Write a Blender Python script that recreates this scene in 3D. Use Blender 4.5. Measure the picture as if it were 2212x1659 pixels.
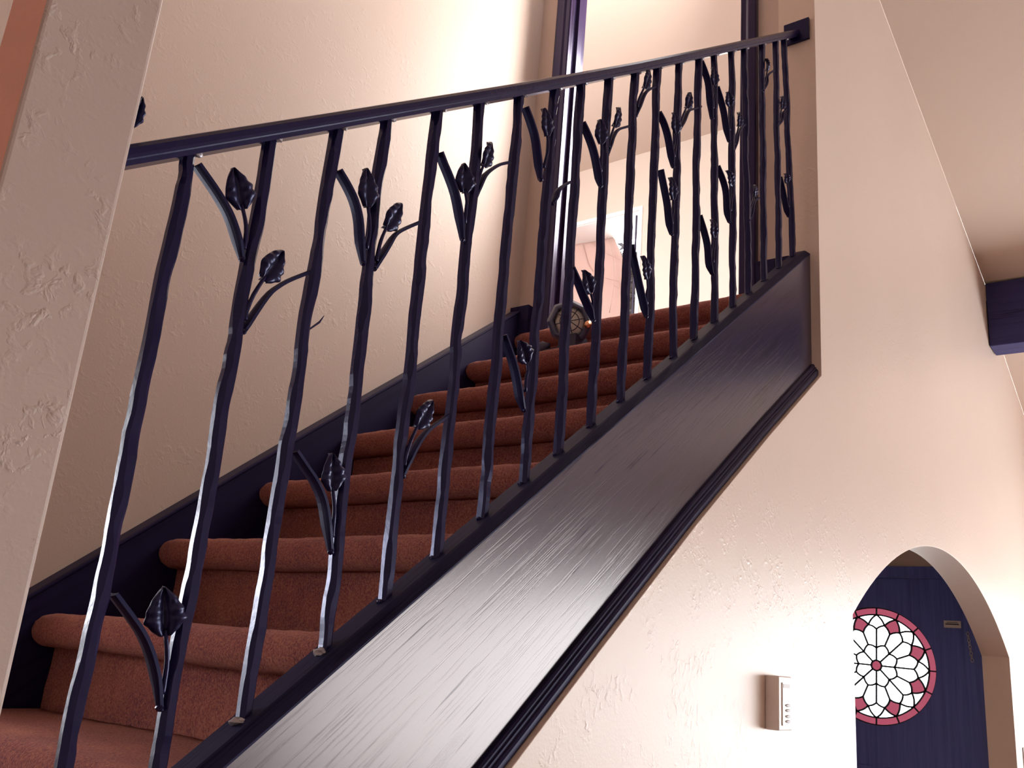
import bpy, bmesh, math, random
from mathutils import Vector, Matrix
from mathutils.geometry import tessellate_polygon

# ------------------------------------------------------------------ clear
for o in list(bpy.data.objects):
    bpy.data.objects.remove(o, do_unlink=True)
scene = bpy.context.scene
COL = scene.collection
ZO = 1.33            # living-room floor is at world z = 0; heights below are given from the first visible tread

# ------------------------------------------------------------------ camera
cam_d = bpy.data.cameras.new('camera')
cam = bpy.data.objects.new('camera', cam_d)
COL.objects.link(cam)
cam_d.sensor_fit = 'HORIZONTAL'
cam_d.sensor_width = 36.0
cam_d.lens = 1970.33 / 2212.0 * 36.0
cam_d.clip_start = 0.02
_r = Vector((0.79931839, 0.59562815, 0.0794809))
_u = Vector((0.11147009, -0.27694545, 0.95439805))
_f = Vector((-0.59047822, 0.75400817, 0.28776232))
m = Matrix.Identity(4)
for k in range(3):
    m[k][0] = _r[k]; m[k][1] = _u[k]; m[k][2] = -_f[k]
m[0][3], m[1][3], m[2][3] = 0.92, -0.71209, 0.17398 + ZO
cam.matrix_world = m
scene.camera = cam

# ------------------------------------------------------------------ world, lights, exposure
world = bpy.data.worlds.new('daylight')
scene.world = world
world.use_nodes = True
wn = world.node_tree.nodes
wn['Background'].inputs['Color'].default_value = (0.97, 0.985, 1.0, 1)
wn['Background'].inputs['Strength'].default_value = 8.0

def area_light(name, loc, target_dir, sx, sy, color, radiance):
    d = bpy.data.lights.new(name, 'AREA')
    d.shape = 'RECTANGLE'
    d.size, d.size_y = sx, sy
    d.color = color
    d.energy = radiance * math.pi * sx * sy
    o = bpy.data.objects.new(name, d)
    COL.objects.link(o)
    o.location = (loc[0], loc[1], loc[2] + ZO)
    o.rotation_euler = Vector(target_dir).to_track_quat('-Z', 'Z').to_euler()
    return o

# daylight through the wide glazing in the living-room end wall, out of view on the right
area_light('glass_door_daylight', (4.05, 6.36, -0.2), (0, -1, 0), 6.9, 2.0, (1.0, 0.98, 0.96), 2.4)
# high hall window that throws light through the upper doorway onto the stair wall
area_light('hall_window_daylight', (-0.34, 2.62, 2.72), (-0.80, -0.60, -0.12), 0.80, 1.25, (1.0, 0.92, 0.85), 28.0)
# slit window low beside the foot of the stairs
area_light('stair_window_daylight', (-1.13, -0.38, 0.33), (1, 0, 0), 0.24, 0.86, (0.97, 0.98, 1.0), 24.0)

vs = scene.view_settings
vs.view_transform = 'Standard'
vs.look = 'None'
vs.exposure = 0.0
vs.gamma = 1.0
vs.use_curve_mapping = False
scene.cycles.use_denoising = True
scene.cycles.use_adaptive_sampling = True
scene.cycles.adaptive_threshold = 0.02
scene.cycles.max_bounces = 7
scene.cycles.diffuse_bounces = 4
scene.cycles.glossy_bounces = 3
scene.cycles.transparent_max_bounces = 10
scene.cycles.sample_clamp_indirect = 6.0
scene.cycles.caustics_reflective = False
scene.cycles.caustics_refractive = False

# ------------------------------------------------------------------ materials
def mat(name, base, rough=0.5, spec=0.5, metal=0.0, coat=0.0, coat_rough=0.2, sheen=0.0):
    m = bpy.data.materials.new(name)
    m.use_nodes = True
    b = m.node_tree.nodes['Principled BSDF']
    b.inputs['Base Color'].default_value = (*base, 1)
    b.inputs['Roughness'].default_value = rough
    b.inputs['Specular IOR Level'].default_value = spec
    b.inputs['Metallic'].default_value = metal
    b.inputs['Coat Weight'].default_value = coat
    b.inputs['Coat Roughness'].default_value = coat_rough
    b.inputs['Sheen Weight'].default_value = sheen
    return m

def tinted(m, t):
    m.node_tree.nodes['Principled BSDF'].inputs['Specular Tint'].default_value = (*t, 1)
    m.node_tree.nodes['Principled BSDF'].inputs['Coat Tint'].default_value = (1, 1, 1, 1)
    return m

def nodes(m):
    return m.node_tree.nodes, m.node_tree.links, m.node_tree.nodes['Principled BSDF']

def coords(m, scale=(1, 1, 1), rot=(0, 0, 0)):
    n, l, b = nodes(m)
    tc = n.new('ShaderNodeTexCoord')
    mp = n.new('ShaderNodeMapping')
    mp.inputs['Rotation'].default_value = rot
    l.new(tc.outputs['Object'], mp.inputs['Vector'])
    m2 = n.new('ShaderNodeMapping')
    m2.inputs['Scale'].default_value = scale
    l.new(mp.outputs['Vector'], m2.inputs['Vector'])
    return m2.outputs['Vector']

def noise(m, vec, scale, detail=4, rough=0.5, dist=0.0):
    n, l, b = nodes(m)
    t = n.new('ShaderNodeTexNoise')
    t.inputs['Scale'].default_value = scale
    t.inputs['Detail'].default_value = detail
    t.inputs['Roughness'].default_value = rough
    t.inputs['Distortion'].default_value = dist
    l.new(vec, t.inputs['Vector'])
    return t.outputs['Fac']

def ramp(m, fac, stops):
    n, l, b = nodes(m)
    r = n.new('ShaderNodeValToRGB')
    el = r.color_ramp.elements
    while len(el) < len(stops):
        el.new(0.5)
    for e, (p, c) in zip(el, stops):
        e.position = p
        e.color = (*c, 1) if len(c) == 3 else c
    l.new(fac, r.inputs['Fac'])
    return r.outputs['Color']

def bump(m, height, strength, dist, prev=None):
    n, l, b = nodes(m)
    bp = n.new('ShaderNodeBump')
    bp.inputs['Strength'].default_value = strength
    bp.inputs['Distance'].default_value = dist
    l.new(height, bp.inputs['Height'])
    if prev is not None:
        l.new(prev, bp.inputs['Normal'])
    l.new(bp.outputs['Normal'], b.inputs['Normal'])
    return bp.outputs['Normal']

def math_node(m, op, a, b_):
    n, l, b = nodes(m)
    t = n.new('ShaderNodeMath'); t.operation = op
    for k, v in enumerate((a, b_)):
        if isinstance(v, (int, float)):
            t.inputs[k].default_value = v
        else:
            l.new(v, t.inputs[k])
    return t.outputs[0]

def plaster(name, base, rough, coarse, spec=0.5):
    """hand-trowelled wall paint: patches of raised plaster over fine orange peel"""
    m = mat(name, base, rough, spec)
    n, l, b = nodes(m)
    v = coords(m)
    patch = noise(m, v, 62, 3, 0.55, 0.35)
    mask = ramp(m, patch, [(0.50, (0, 0, 0)), (0.70, (1, 1, 1))])
    where = ramp(m, noise(m, v, 13, 3), [(0.46, (0, 0, 0)), (0.60, (1, 1, 1))])
    h = math_node(m, 'MULTIPLY', mask, where)
    n1 = bump(m, h, coarse, 0.0016)
    bump(m, noise(m, v, 190, 2), 0.16, 0.0012, n1)
    tint = ramp(m, noise(m, v, 1.3, 3), [(0.3, tuple(c * 0.96 for c in base)), (0.7, base)])
    l.new(tint, b.inputs['Base Color'])
    return m

M = {}
M['wall'] = plaster('cream_plaster', (0.79, 0.655, 0.57), 0.40, 0.4, 0.38)
M['wall_stair'] = plaster('stair_plaster', (0.60, 0.475, 0.41), 0.5, 0.25)
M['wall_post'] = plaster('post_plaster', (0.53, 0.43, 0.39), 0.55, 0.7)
M['warm_lit'] = plaster('warm_lit_plaster', (0.86, 0.44, 0.34), 0.6, 0.3)  # orange base colour stands in for warm light on the post's end
M['ceiling'] = plaster('ceiling_plaster', (0.65, 0.52, 0.44), 0.6, 0.15)
M['wall_rear'] = plaster('rear_plaster', (0.76, 0.60, 0.53), 0.6, 0.2)
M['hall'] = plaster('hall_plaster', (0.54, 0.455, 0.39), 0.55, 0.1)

# hammered black iron
m = M['iron'] = mat('hammered_iron', (0.012, 0.009, 0.046), 0.27, 0.42)
v = coords(m)
n1 = bump(m, noise(m, v, 60, 3), 0.25, 0.002)
bump(m, noise(m, v, 400, 2), 0.12, 0.0006, n1)
m = M['iron_leaf'] = mat('stamped_iron_leaf', (0.013, 0.011, 0.044), 0.30, 0.45)
M['weld'] = mat('bare_weld_bead', (0.42, 0.40, 0.44), 0.3, 0.6, 0.4)

M['iron_shoot'] = mat('forged_iron_shoot', (0.011, 0.009, 0.042), 0.48, 0.22)
for k in ('iron', 'iron_leaf', 'iron_shoot'):
    tinted(M[k], (0.5, 0.55, 1.0))
# dark stained oak, satin varnish
def oak(name, base, dark, rough, coat, coat_rough, rot, bscale=1.0):
    m = mat(name, base, rough, 0.5, 0, coat, coat_rough)
    n, l, b = nodes(m)
    v = coords(m, (55, 1.6, 26), rot)
    g = noise(m, v, 1.0, 5, 0.55, 0.4)
    fine = noise(m, coords(m, (260, 5, 260), rot), 1.0, 3, 0.6)
    mix = math_node(m, 'MULTIPLY', g, math_node(m, 'ADD', fine, 0.55))
    c = ramp(m, mix, [(0.36, dark), (0.46, base), (0.7, tuple(x * 1.18 for x in base))])
    l.new(c, b.inputs['Base Color'])
    pores = ramp(m, fine, [(0.36, (0, 0, 0)), (0.44, (1, 1, 1))])
    bump(m, math_node(m, 'ADD', math_node(m, 'MULTIPLY', g, 0.6), math_node(m, 'MULTIPLY', pores, 0.4)), 0.10 * bscale, 0.0016)
    spec = n.new('ShaderNodeMath'); spec.operation = 'MULTIPLY'
    l.new(ramp(m, noise(m, coords(m, (210, 4.5, 210), rot), 1.0, 2, 0.5), [(0.27, (0.5, 0.5, 0.5)), (0.34, (1, 1, 1))]), spec.inputs[0])
    spec.inputs[1].default_value = 0.8
    if name == 'varnished_dark_oak':
        l.new(spec.outputs[0], b.inputs['Specular IOR Level'])
    return m
SLOPE = math.atan(0.74568)
M['stringer'] = oak('varnished_dark_oak', (0.018, 0.015, 0.044), (0.008, 0.007, 0.020), 0.235, 0.0, 0.26, (-SLOPE, 0, 0))
M['dark_wood'] = oak('dark_stained_wood', (0.014, 0.010, 0.040), (0.008, 0.006, 0.024), 0.42, 0.0, 0.25, (-SLOPE, 0, 0), 0.5)
M['shoe'] = oak('brushed_dark_wood', (0.020, 0.020, 0.056), (0.008, 0.006, 0.024), 0.5, 0.0, 0.3, (-SLOPE, 0, 0), 6.0)
M['casing'] = oak('dark_door_casing', (0.024, 0.014, 0.045), (0.012, 0.007, 0.026), 0.16, 0.0, 0.12, (math.pi / 2, 0, 0), 0.4)
M['beam'] = oak('rough_dark_beam', (0.032, 0.030, 0.105), (0.018, 0.014, 0.05), 0.6, 0.0, 0.3, (0, 0, math.pi / 2), 0.8)
M['door'] = oak('dark_front_door', (0.085, 0.115, 0.40), (0.072, 0.095, 0.34), 0.35, 0.3, 0.25, (math.pi / 2, 0, 0), 0.3)

for k in ('dark_wood', 'shoe', 'casing', 'beam', 'door', 'stringer'):
    tinted(M[k], (0.5, 0.54, 1.0))
tinted(M['stringer'], (1.0, 0.88, 0.86))
M['stringer'].node_tree.nodes['Principled BSDF'].inputs['Specular IOR Level'].default_value = 0.8
for k in ('dark_wood', 'shoe'):
    M[k].node_tree.nodes['Principled BSDF'].inputs['Specular IOR Level'].default_value = 0.22
M['shoe'].node_tree.nodes['Principled BSDF'].inputs['Specular IOR Level'].default_value = 0.10
# rust-red cut pile carpet
m = M['carpet'] = mat('rust_carpet', (0.34, 0.105, 0.075), 0.95, 0.1, 0, 0, 0.2, 0.35)
nn, ll, bb = nodes(m)
v = coords(m)
spk = noise(m, v, 260, 3, 0.7)
big = noise(m, v, 7, 3)
c1 = ramp(m, math_node(m, 'ADD', math_node(m, 'MULTIPLY', spk, 0.75), math_node(m, 'MULTIPLY', big, 0.25)),
          [(0.34, (0.070, 0.018, 0.048)), (0.47, (0.245, 0.062, 0.064)), (0.64, (0.43, 0.160, 0.108))])
ll.new(c1, bb.inputs['Base Color'])
bb.inputs['Sheen Tint'].default_value = (1.0, 0.6, 0.45, 1)
nb = bump(m, spk, 1.0, 0.006)
vor = nn.new('ShaderNodeTexVoronoi'); vor.inputs['Scale'].default_value = 75
ll.new(v, vor.inputs['Vector'])
bump(m, vor.outputs['Distance'], 0.45, 0.003, nb)

m = M['floor'] = mat('plank_floor', (0.22, 0.13, 0.10), 0.4)
m = M['white'] = mat('white_paint', (0.85, 0.85, 0.84), 0.4)
M['plastic'] = mat('ivory_plastic', (0.82, 0.74, 0.70), 0.4)
M['plastic_dark'] = mat('grey_plastic', (0.42, 0.38, 0.38), 0.5)
M['lead'] = mat('lead_came', (0.030, 0.028, 0.055), 0.45, 0.5, 0.3)
M['brass'] = mat('dull_brass', (0.62, 0.56, 0.54), 0.45, 0.5, 0.15)
M['copper'] = mat('copper', (0.85, 0.42, 0.22), 0.25, 0.5, 1.0)
M['lamp_body'] = mat('dark_enamel', (0.060, 0.070, 0.14), 0.32, 0.5, 0, 0.4, 0.15)
M['black'] = mat('black_rubber', (0.02, 0.015, 0.05), 0.5)
m = M['lamp_glass'] = mat('frosted_glass', (0.85, 0.82, 0.76), 0.25)

def clear_glass(name, color, gloss):
    m = bpy.data.materials.new(name); m.use_nodes = True
    n, l = m.node_tree.nodes, m.node_tree.links
    n.remove(n['Principled BSDF'])
    t = n.new('ShaderNodeBsdfTransparent'); t.inputs['Color'].default_value = (*color, 1)
    g = n.new('ShaderNodeBsdfGlossy'); g.inputs['Roughness'].default_value = 0.05
    mx = n.new('ShaderNodeMixShader'); mx.inputs['Fac'].default_value = gloss
    l.new(t.outputs[0], mx.inputs[1]); l.new(g.outputs[0], mx.inputs[2])
    l.new(mx.outputs[0], n['Material Output'].inputs['Surface'])
    return m
M['glass'] = clear_glass('clear_glass', (0.97, 0.99, 1.0), 0.06)
M['glass_red'] = clear_glass('cranberry_glass', (0.25, 0.106, 0.137), 0.06)
M['glass_pale'] = clear_glass('pale_cathedral_glass', (0.95, 1.0, 1.0), 0.06)
m = M['cloth'] = mat('blush_sheer', (0.80, 0.58, 0.52), 0.8, 0.2)
nn, ll, bb = nodes(m)
tr = nn.new('ShaderNodeBsdfTranslucent'); tr.inputs['Color'].default_value = (0.33, 0.235, 0.21, 1)
mx = nn.new('ShaderNodeMixShader'); mx.inputs['Fac'].default_value = 0.5
ll.new(bb.outputs[0], mx.inputs[1]); ll.new(tr.outputs[0], mx.inputs[2])
ll.new(mx.outputs[0], nn['Material Output'].inputs['Surface'])
M['foliage'] = mat('dark_foliage', (0.006, 0.005, 0.012), 0.7)

# ------------------------------------------------------------------ mesh helpers
ORG = {}
def mk(name, V, F, material, parent=None, origin=None, smooth=False, mats=None, fmat=None):
    """one mesh object; V in scene heights (floor = -1.33)"""
    if origin is None:
        origin = ORG[parent] if parent is not None else (0, 0, 0)
    O = Vector(origin)
    me = bpy.data.meshes.new(name)
    me.from_pydata([tuple(Vector(p) - O) for p in V], [], F)
    for mm in (mats or [material]):
        me.materials.append(mm)
    if fmat:
        for p, k in zip(me.polygons, fmat):
            p.material_index = k
    bm = bmesh.new(); bm.from_mesh(me)
    bmesh.ops.recalc_face_normals(bm, faces=bm.faces)
    bm.to_mesh(me); bm.free()
    if smooth:
        for p in me.polygons:
            p.use_smooth = True
    ob = bpy.data.objects.new(name, me)
    COL.objects.link(ob)
    return place(ob, parent, O)

def place(ob, parent, O):
    O = Vector(O)
    if parent is not None:
        ob.parent = parent
        ob.location = O - Vector(ORG[parent])
    else:
        ob.location = (O[0], O[1], O[2] + ZO)
    ORG[ob] = tuple(O)
    return ob

def empty(name, loc, parent=None):
    ob = bpy.data.objects.new(name, None)
    ob.empty_display_size = 0.1
    COL.objects.link(ob)
    return place(ob, parent, loc)

def tag(ob, label=None, cat=None, group=None, kind=None):
    if label: ob['label'] = label
    if cat: ob['category'] = cat
    if group: ob['group'] = group
    if kind: ob['kind'] = kind
    return ob

def loops_prism(loops, axis, a0, a1):
    """extrude 2-D loops (outer first, then holes) along axis 0=x,1=y,2=z from a0 to a1"""
    def p3(p, a):
        if axis == 0: return (a, p[0], p[1])
        if axis == 1: return (p[0], a, p[1])
        return (p[0], p[1], a)
    flat = [p for L in loops for p in L]
    n = len(flat)
    V = [p3(p, a0) for p in flat] + [p3(p, a1) for p in flat]
    tris = tessellate_polygon([[Vector((p[0], p[1], 0)) for p in L] for L in loops])
    F = [tuple(t) for t in tris] + [tuple(i + n for i in reversed(t)) for t in tris]
    k = 0
    for L in loops:
        c = len(L)
        for i in range(c):
            j = (i + 1) % c
            F.append((k + i, k + j, n + k + j, n + k + i))
        k += c
    return V, F

def box_vf(x0, x1, y0, y1, z0, z1):
    V = [(x, y, z) for x in (x0, x1) for y in (y0, y1) for z in (z0, z1)]
    F = [(0, 1, 3, 2), (4, 6, 7, 5), (0, 4, 5, 1), (2, 3, 7, 6), (0, 2, 6, 4), (1, 5, 7, 3)]
    return V, F

def join(*parts):
    V, F = [], []
    for v, f in parts:
        k = len(V)
        V += v
        F += [tuple(i + k for i in q) for q in f]
    return V, F

def bevel(ob, w, seg=2):
    md = ob.modifiers.new('bevel', 'BEVEL')
    md.width = w; md.segments = seg; md.limit_method = 'ANGLE'; md.angle_limit = math.radians(40)
    return ob

def rect(a0, a1, b0, b1):
    return [(a0, b0), (a1, b0), (a1, b1), (a0, b1)]

def sweep(rings, closed_ends=True):
    """rings: list of equal-length point rings -> skin"""
    V = [p for r in rings for p in r]
    n = len(rings[0]); F = []
    for i in range(len(rings) - 1):
        for j in range(n):
            k = (j + 1) % n
            F.append((i * n + j, i * n + k, (i + 1) * n + k, (i + 1) * n + j))
    if closed_ends:
        F.append(tuple(range(n - 1, -1, -1)))
        F.append(tuple((len(rings) - 1) * n + j for j in range(n)))
    return V, F

def tube(path, rads, seg=8):
    rings = []
    P = [Vector(p) for p in path]
    for i, p in enumerate(P):
        t = (P[min(i + 1, len(P) - 1)] - P[max(i - 1, 0)]).normalized()
        a = t.cross(Vector((0.31, 0.2, 0.93)))
        if a.length < 1e-3: a = t.cross(Vector((1, 0, 0)))
        a.normalize(); b = t.cross(a)
        r = rads[i] if isinstance(rads, (list, tuple)) else rads
        rings.append([tuple(p + a * r * math.cos(2 * math.pi * k / seg) + b * r * math.sin(2 * math.pi * k / seg)) for k in range(seg)])
    return sweep(rings)

def spline(pts, n):
    """Catmull-Rom through pts, n samples"""
    P = [Vector(p) for p in pts]
    P = [P[0] * 2 - P[1]] + P + [P[-1] * 2 - P[-2]]
    out = []; segs = len(P) - 3
    for i in range(n):
        t = i / (n - 1) * segs
        k = min(int(t), segs - 1); t -= k
        a, b, c, d = P[k:k + 4]
        out.append(0.5 * ((2 * b) + (c - a) * t + (2 * a - 5 * b + 4 * c - d) * t * t + (3 * b - a - 3 * c + d) * t ** 3))
    return out

def lathe(profile, origin, axis, seg=24, closed=False):
    """profile: (radius, distance along axis)"""
    ax = Vector(axis).normalized()
    a = ax.cross(Vector((0, 0, 1)))
    if a.length < 1e-3: a = Vector((1, 0, 0))
    a.normalize(); b = ax.cross(a)
    O = Vector(origin)
    rings = [[tuple(O + ax * h + (a * math.cos(2 * math.pi * k / seg) + b * math.sin(2 * math.pi * k / seg)) * r) for k in range(seg)] for r, h in profile]
    return sweep(rings, not closed) if not closed else sweep(rings + [rings[0]], False)

S = 0.74568          # rise over run
RUN, RISE = 0.2548, 0.19
YE = 1.85            # wall at the head of the stairs
XW = 0.065           # face of the living-room wall
XB = -1.085          # face of the stairwell wall
HALL = 1.33          # upper hall floor

# ================================================================== THE ROOM
def ceil1(y): return 2.96 - 0.262 * (y - 2.678)
def ceil2(y): return 2.156 - 0.36 * (y - 5.13)

# living-room wall with the stair cut-out and the wide segmental arch
ARC_Y, ARC_HALF, ARC_TOP, ARC_SPR = 3.327, 1.242, 0.730, 0.378
_rise = ARC_TOP - ARC_SPR
ARC_R = (ARC_HALF ** 2 + _rise ** 2) / (2 * _rise)
arch = []
for k in range(41):
    y = ARC_Y - ARC_HALF + 2 * ARC_HALF * k / 40
    arch.append((y, ARC_TOP - ARC_R + math.sqrt(ARC_R ** 2 - (y - ARC_Y) ** 2)))
DRY = [(-0.298, -0.321), (0.45, -0.318), (0.68, -0.311), (1.05, -0.306), (1.45, -0.316), (YE, -0.336)]   # drywall edge under the stringer
outer = [(-0.298, -1.33)] + [(y, S * y + o) for y, o in DRY] + [(YE, ceil1(YE)), (4.72, ceil1(4.72)), (4.72, ceil2(4.72)), (6.3, ceil2(6.3)), (6.3, -1.33), (ARC_Y + ARC_HALF, -1.33)]
outer += list(reversed(arch)) + [(ARC_Y - ARC_HALF, -1.33)]
V, F = loops_prism([outer], 0, -0.06, XW)
o = mk('wall_living', V, F, M['wall'])
tag(o, 'cream plaster wall with wide low arch under the stair stringer', kind='structure')
bevel(o, 0.006, 2)

# stairwell wall behind the stairs (with the low window beside the foot of the stairs)
V, F = loops_prism([rect(-3.5, 1.96, -1.33, 3.73), rect(-0.50, -0.26, -0.10, 0.76)], 0, XB - 0.13, XB)
tag(mk('wall_stairwell', V, F, M['wall_stair']), 'tan plaster wall along the far side of the stairs', kind='structure')
wf = join(box_vf(XB - 0.09, XB - 0.05, -0.50, -0.488, -0.10, 0.76), box_vf(XB - 0.09, XB - 0.05, -0.272, -0.26, -0.10, 0.76),
          box_vf(XB - 0.09, XB - 0.05, -0.488, -0.272, -0.10, -0.085), box_vf(XB - 0.09, XB - 0.05, -0.488, -0.272, 0.745, 0.76))
tag(mk('window_2', *wf, M['white']), 'white framed slit window in the stairwell wall behind the post', kind='structure')

# wall at the head of the stairs with the doorway
V, F = loops_prism([[(XB, 0.6), (-0.06, 0.6), (-0.06, 3.73), (XB, 3.73)], rect(-0.95, -0.171, HALL, 3.4)], 1, YE, 1.95)
o = mk('wall_head', V, F, M['wall_stair'])
tag(o, 'short tan wall around the doorway at the head of the stairs', kind='structure')

# square plaster post at the near end of the railing, warm light painted into its end face as orange
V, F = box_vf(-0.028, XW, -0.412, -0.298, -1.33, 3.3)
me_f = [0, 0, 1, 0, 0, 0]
o = mk('wall_post', V, F, None, mats=[M['wall_post'], M['warm_lit']], fmat=me_f)
tag(o, 'grey beige trowelled plaster post at left with warm light painted orange on its end face', kind='structure')
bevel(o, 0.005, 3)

# floors, ceilings, unseen sides of the living room
tag(mk('floor', *box_vf(-3.7, 8.3, -3.6, 6.45, -1.43, -1.33), M['floor']), 'brown plank floor of the living room', kind='structure')
V, F = loops_prism([[(-3.5, 3.73), (0.0, 3.73), (1.0, ceil1(1.0)), (4.72, ceil1(4.72)), (4.72, ceil1(4.72) + 0.1), (1.0, ceil1(1.0) + 0.1), (0.0, 3.83), (-3.5, 3.83)]], 0, XW, 8.3)
tag(mk('ceiling', V, F, M['ceiling']), 'cream sloping plaster ceiling of the living room', kind='structure')
V, F = loops_prism([[(4.66, ceil2(4.66)), (6.45, ceil2(6.45)), (6.45, ceil2(6.45) + 0.1), (4.66, ceil2(4.66) + 0.1)]], 0, XW, 8.3)
tag(mk('ceiling_eave', V, F, M['ceiling']), 'lower cream ceiling slope beyond the dark beam', kind='structure')
tag(mk('ceiling_stairwell', *box_vf(XB - 0.13, XW, -3.5, YE, 3.73, 3.83), M['ceiling']), 'flat ceiling above the stairs', kind='structure')
V, F = loops_prism([rect(XW, 8.3, -1.33, 1.9), rect(0.62, 7.5, -1.22, 0.80)], 1, 6.3, 6.43)
tag(mk('wall_glazed', V, F, M['wall']), 'living-room end wall with a wide glass door', kind='structure')
tag(mk('wall_side', *box_vf(8.2, 8.3, -3.6, 6.45, -1.33, 3.8), M['wall']), 'living-room side wall opposite the stairs', kind='structure')
tag(mk('wall_rear', *box_vf(XB - 0.13, 8.3, -3.6, -3.5, -1.33, 3.8), M['wall_rear']), 'rear wall of the living room', kind='structure')

# upper hall beyond the doorway
YF = 4.35
tag(mk('floor_hall', *box_vf(-3.6, -0.06, 1.815, YF + 0.15, HALL - 0.13, HALL - 0.002), M['carpet']), 'rust carpeted floor of the upper hall', kind='structure')
tag(mk('ceiling_hall', *box_vf(-3.6, -0.06, 1.95, YF + 0.15, 3.73, 3.83), M['hall']), 'pale ceiling of the upper hall', kind='structure')
WX0, WX1, WZ0, WZ1 = -3.12, -2.032, 2.1, 3.275
V, F = loops_prism([rect(-3.6, -0.06, HALL - 0.13, 3.83), rect(WX0, WX1, WZ0, WZ1)], 1, YF, YF + 0.34)
tag(mk('wall_hall', V, F, M['hall']), 'cream far wall of the upper hall with a window', kind='structure')
V, F = loops_prism([rect(1.95, YF, HALL, 3.73), rect(2.4, 2.5, 2.0, 2.1)], 0, -3.6, -3.5)
tag(mk('wall_hall_side', V, F, M['hall']), 'left wall of the upper hall', kind='structure')
V, F = loops_prism([rect(1.95, YF + 0.16, 1.9, 3.83), rect(2.15, 3.05, 2.1, 3.4)], 0, -0.066, -0.061)
tag(mk('wall_hall_clerestory', V, F, M['hall']), 'right wall of the upper hall with a high window', kind='structure')

# entry hall behind the arch
YD = 4.75
V, F = loops_prism([[(-2.6, -1.33), (-1.19, -1.33), (-1.19, 0.845), (-0.09, 0.845), (-0.09, -1.33), (-0.06, -1.33), (-0.06, 1.2), (-2.6, 1.2)]], 1, YD, YD + 0.14)
tag(mk('wall_entry', V, F, M['wall_stair']), 'tan wall around the dark front door', kind='structure')
tag(mk('wall_entry_side', *box_vf(-2.7, -2.6, 1.95, YD + 0.14, -1.33, 1.2), M['wall_stair']), 'side wall of the entry hall', kind='structure')
tag(mk('wall_entry_back', *box_vf(-2.6, -0.06, 1.86, 1.95, -1.33, 1.2), M['wall_stair']), 'back wall of the entry hall under the stairs', kind='structure')
tag(mk('ceiling_entry', *box_vf(-2.7, -0.06, 1.95, YD + 0.14, 1.1, 1.2), M['ceiling']), 'low ceiling of the entry hall', kind='structure')

# ================================================================== CEILING BEAM
o = mk('ceiling_beam', *box_vf(XW + 0.004, 8.2, 4.655, 4.835, 2.052, 2.43), M['beam'], origin=(XW, 4.745, 2.052))
tag(o, 'dark square ceiling beam running across the sloping ceiling at right', 'beam')
bevel(o, 0.004)

# ================================================================== STAIRCASE
stairs = empty('staircase', (-0.5, -0.1, -1.33))
tag(stairs, 'carpeted flight of stairs with dark oak stringer and rust red treads', 'staircase')
random.seed(4)
X0, X1 = -1.046, -0.012
XS = [X0, X0 + 0.006, X0 + 0.016, X0 + 0.03] + [X0 + 0.03 + (X1 - X0 - 0.03) * k / 46 for k in range(1, 47)]
PF = [0.70, 0.88, 0.97, 1.0] + [1.0] * 46
for i in range(7, -7, -1):
    yi, zi = RUN * i, RISE * i
    r = 0.034
    st = empty('step', (-0.5, yi + 0.12, zi - RISE), stairs)
    depth = RUN + 0.064 if i < 7 else 0.07
    # tread with its rolled nosing
    prof = [(yi + depth, zi - 0.06), (yi + depth, zi)]
    for k in range(6): prof.append((yi + depth - (depth - r) * (k + 1) / 7, zi))
    for k in range(13):
        a = math.pi / 2 + math.pi * k / 12
        prof.append((yi + r + r * math.cos(a), zi - r + r * math.sin(a)))
    prof += [(yi + 0.064, zi - 2 * r), (yi + 0.064, zi - 2 * r + 0.004)]
    rings = []
    for X, pf in zip(XS, PF):
        ring = []
        for (py, pz) in prof:
            cy, cz = yi + 0.06, zi - r
            if py < cy:
                py2 = cy + (py - cy) * (0.75 + 0.25 * pf); pz2 = cz + (pz - cz) * pf
            else:
                py2, pz2 = py, pz - (1 - pf) * 0.012
            j = 0.0011
            ring.append((X, py2 + random.uniform(-j, j), pz2 + random.uniform(-j, j) + 0.0016 * math.sin(X * 9 + i * 2.1)))
        rings.append(ring)
    mk('tread', *sweep(rings), M['carpet'], st, smooth=True)
    # riser
    rp = [(yi + 0.060, zi - 2 * r + 0.012)] + [(yi + 0.058 + 0.002 * math.sin(k), zi - 2 * r + 0.012 - (RISE - 2 * r + 0.02) * k / 6) for k in range(1, 7)]
    rp += [(yi + 0.085, zi - RISE - 0.008), (yi + 0.085, zi - 2 * r + 0.012)]
    rings = [[(X, py + random.uniform(-.0009, .0009), pz) for (py, pz) in rp] for X in XS]
    mk('riser', *sweep(rings), M['carpet'], st, smooth=False)

def sloped(name, x0, x1, top, bot, y0, y1, material, parent, steps=24):
    """board in the slope of the stairs; top/bot are height offsets (number or function of y)"""
    tf = top if callable(top) else (lambda y: top)
    bf = bot if callable(bot) else (lambda y: bot)
    ys = [y0 + (y1 - y0) * k / steps for k in range(steps + 1)]
    loop = [(y, S * y + tf(y)) for y in ys] + [(y, S * y + bf(y)) for y in reversed(ys)]
    return mk(name, *loops_prism([loop], 0, x0, x1), material, parent)

def lerp_tab(tab):
    def f(y):
        if y <= tab[0][0]: return tab[0][1]
        for (a, va), (b, vb) in zip(tab, tab[1:]):
            if y <= b: return va + (vb - va) * (y - a) / (b - a)
        return tab[-1][1]
    return f
XSF = 0.037
sl = sloped('stringer', 0.0, XSF, 0.0625, -0.30, -0.296, YE - 0.001, M['stringer'], stairs)
sl['label'] = 'varnished dark oak stringer board with open grain'
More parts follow.
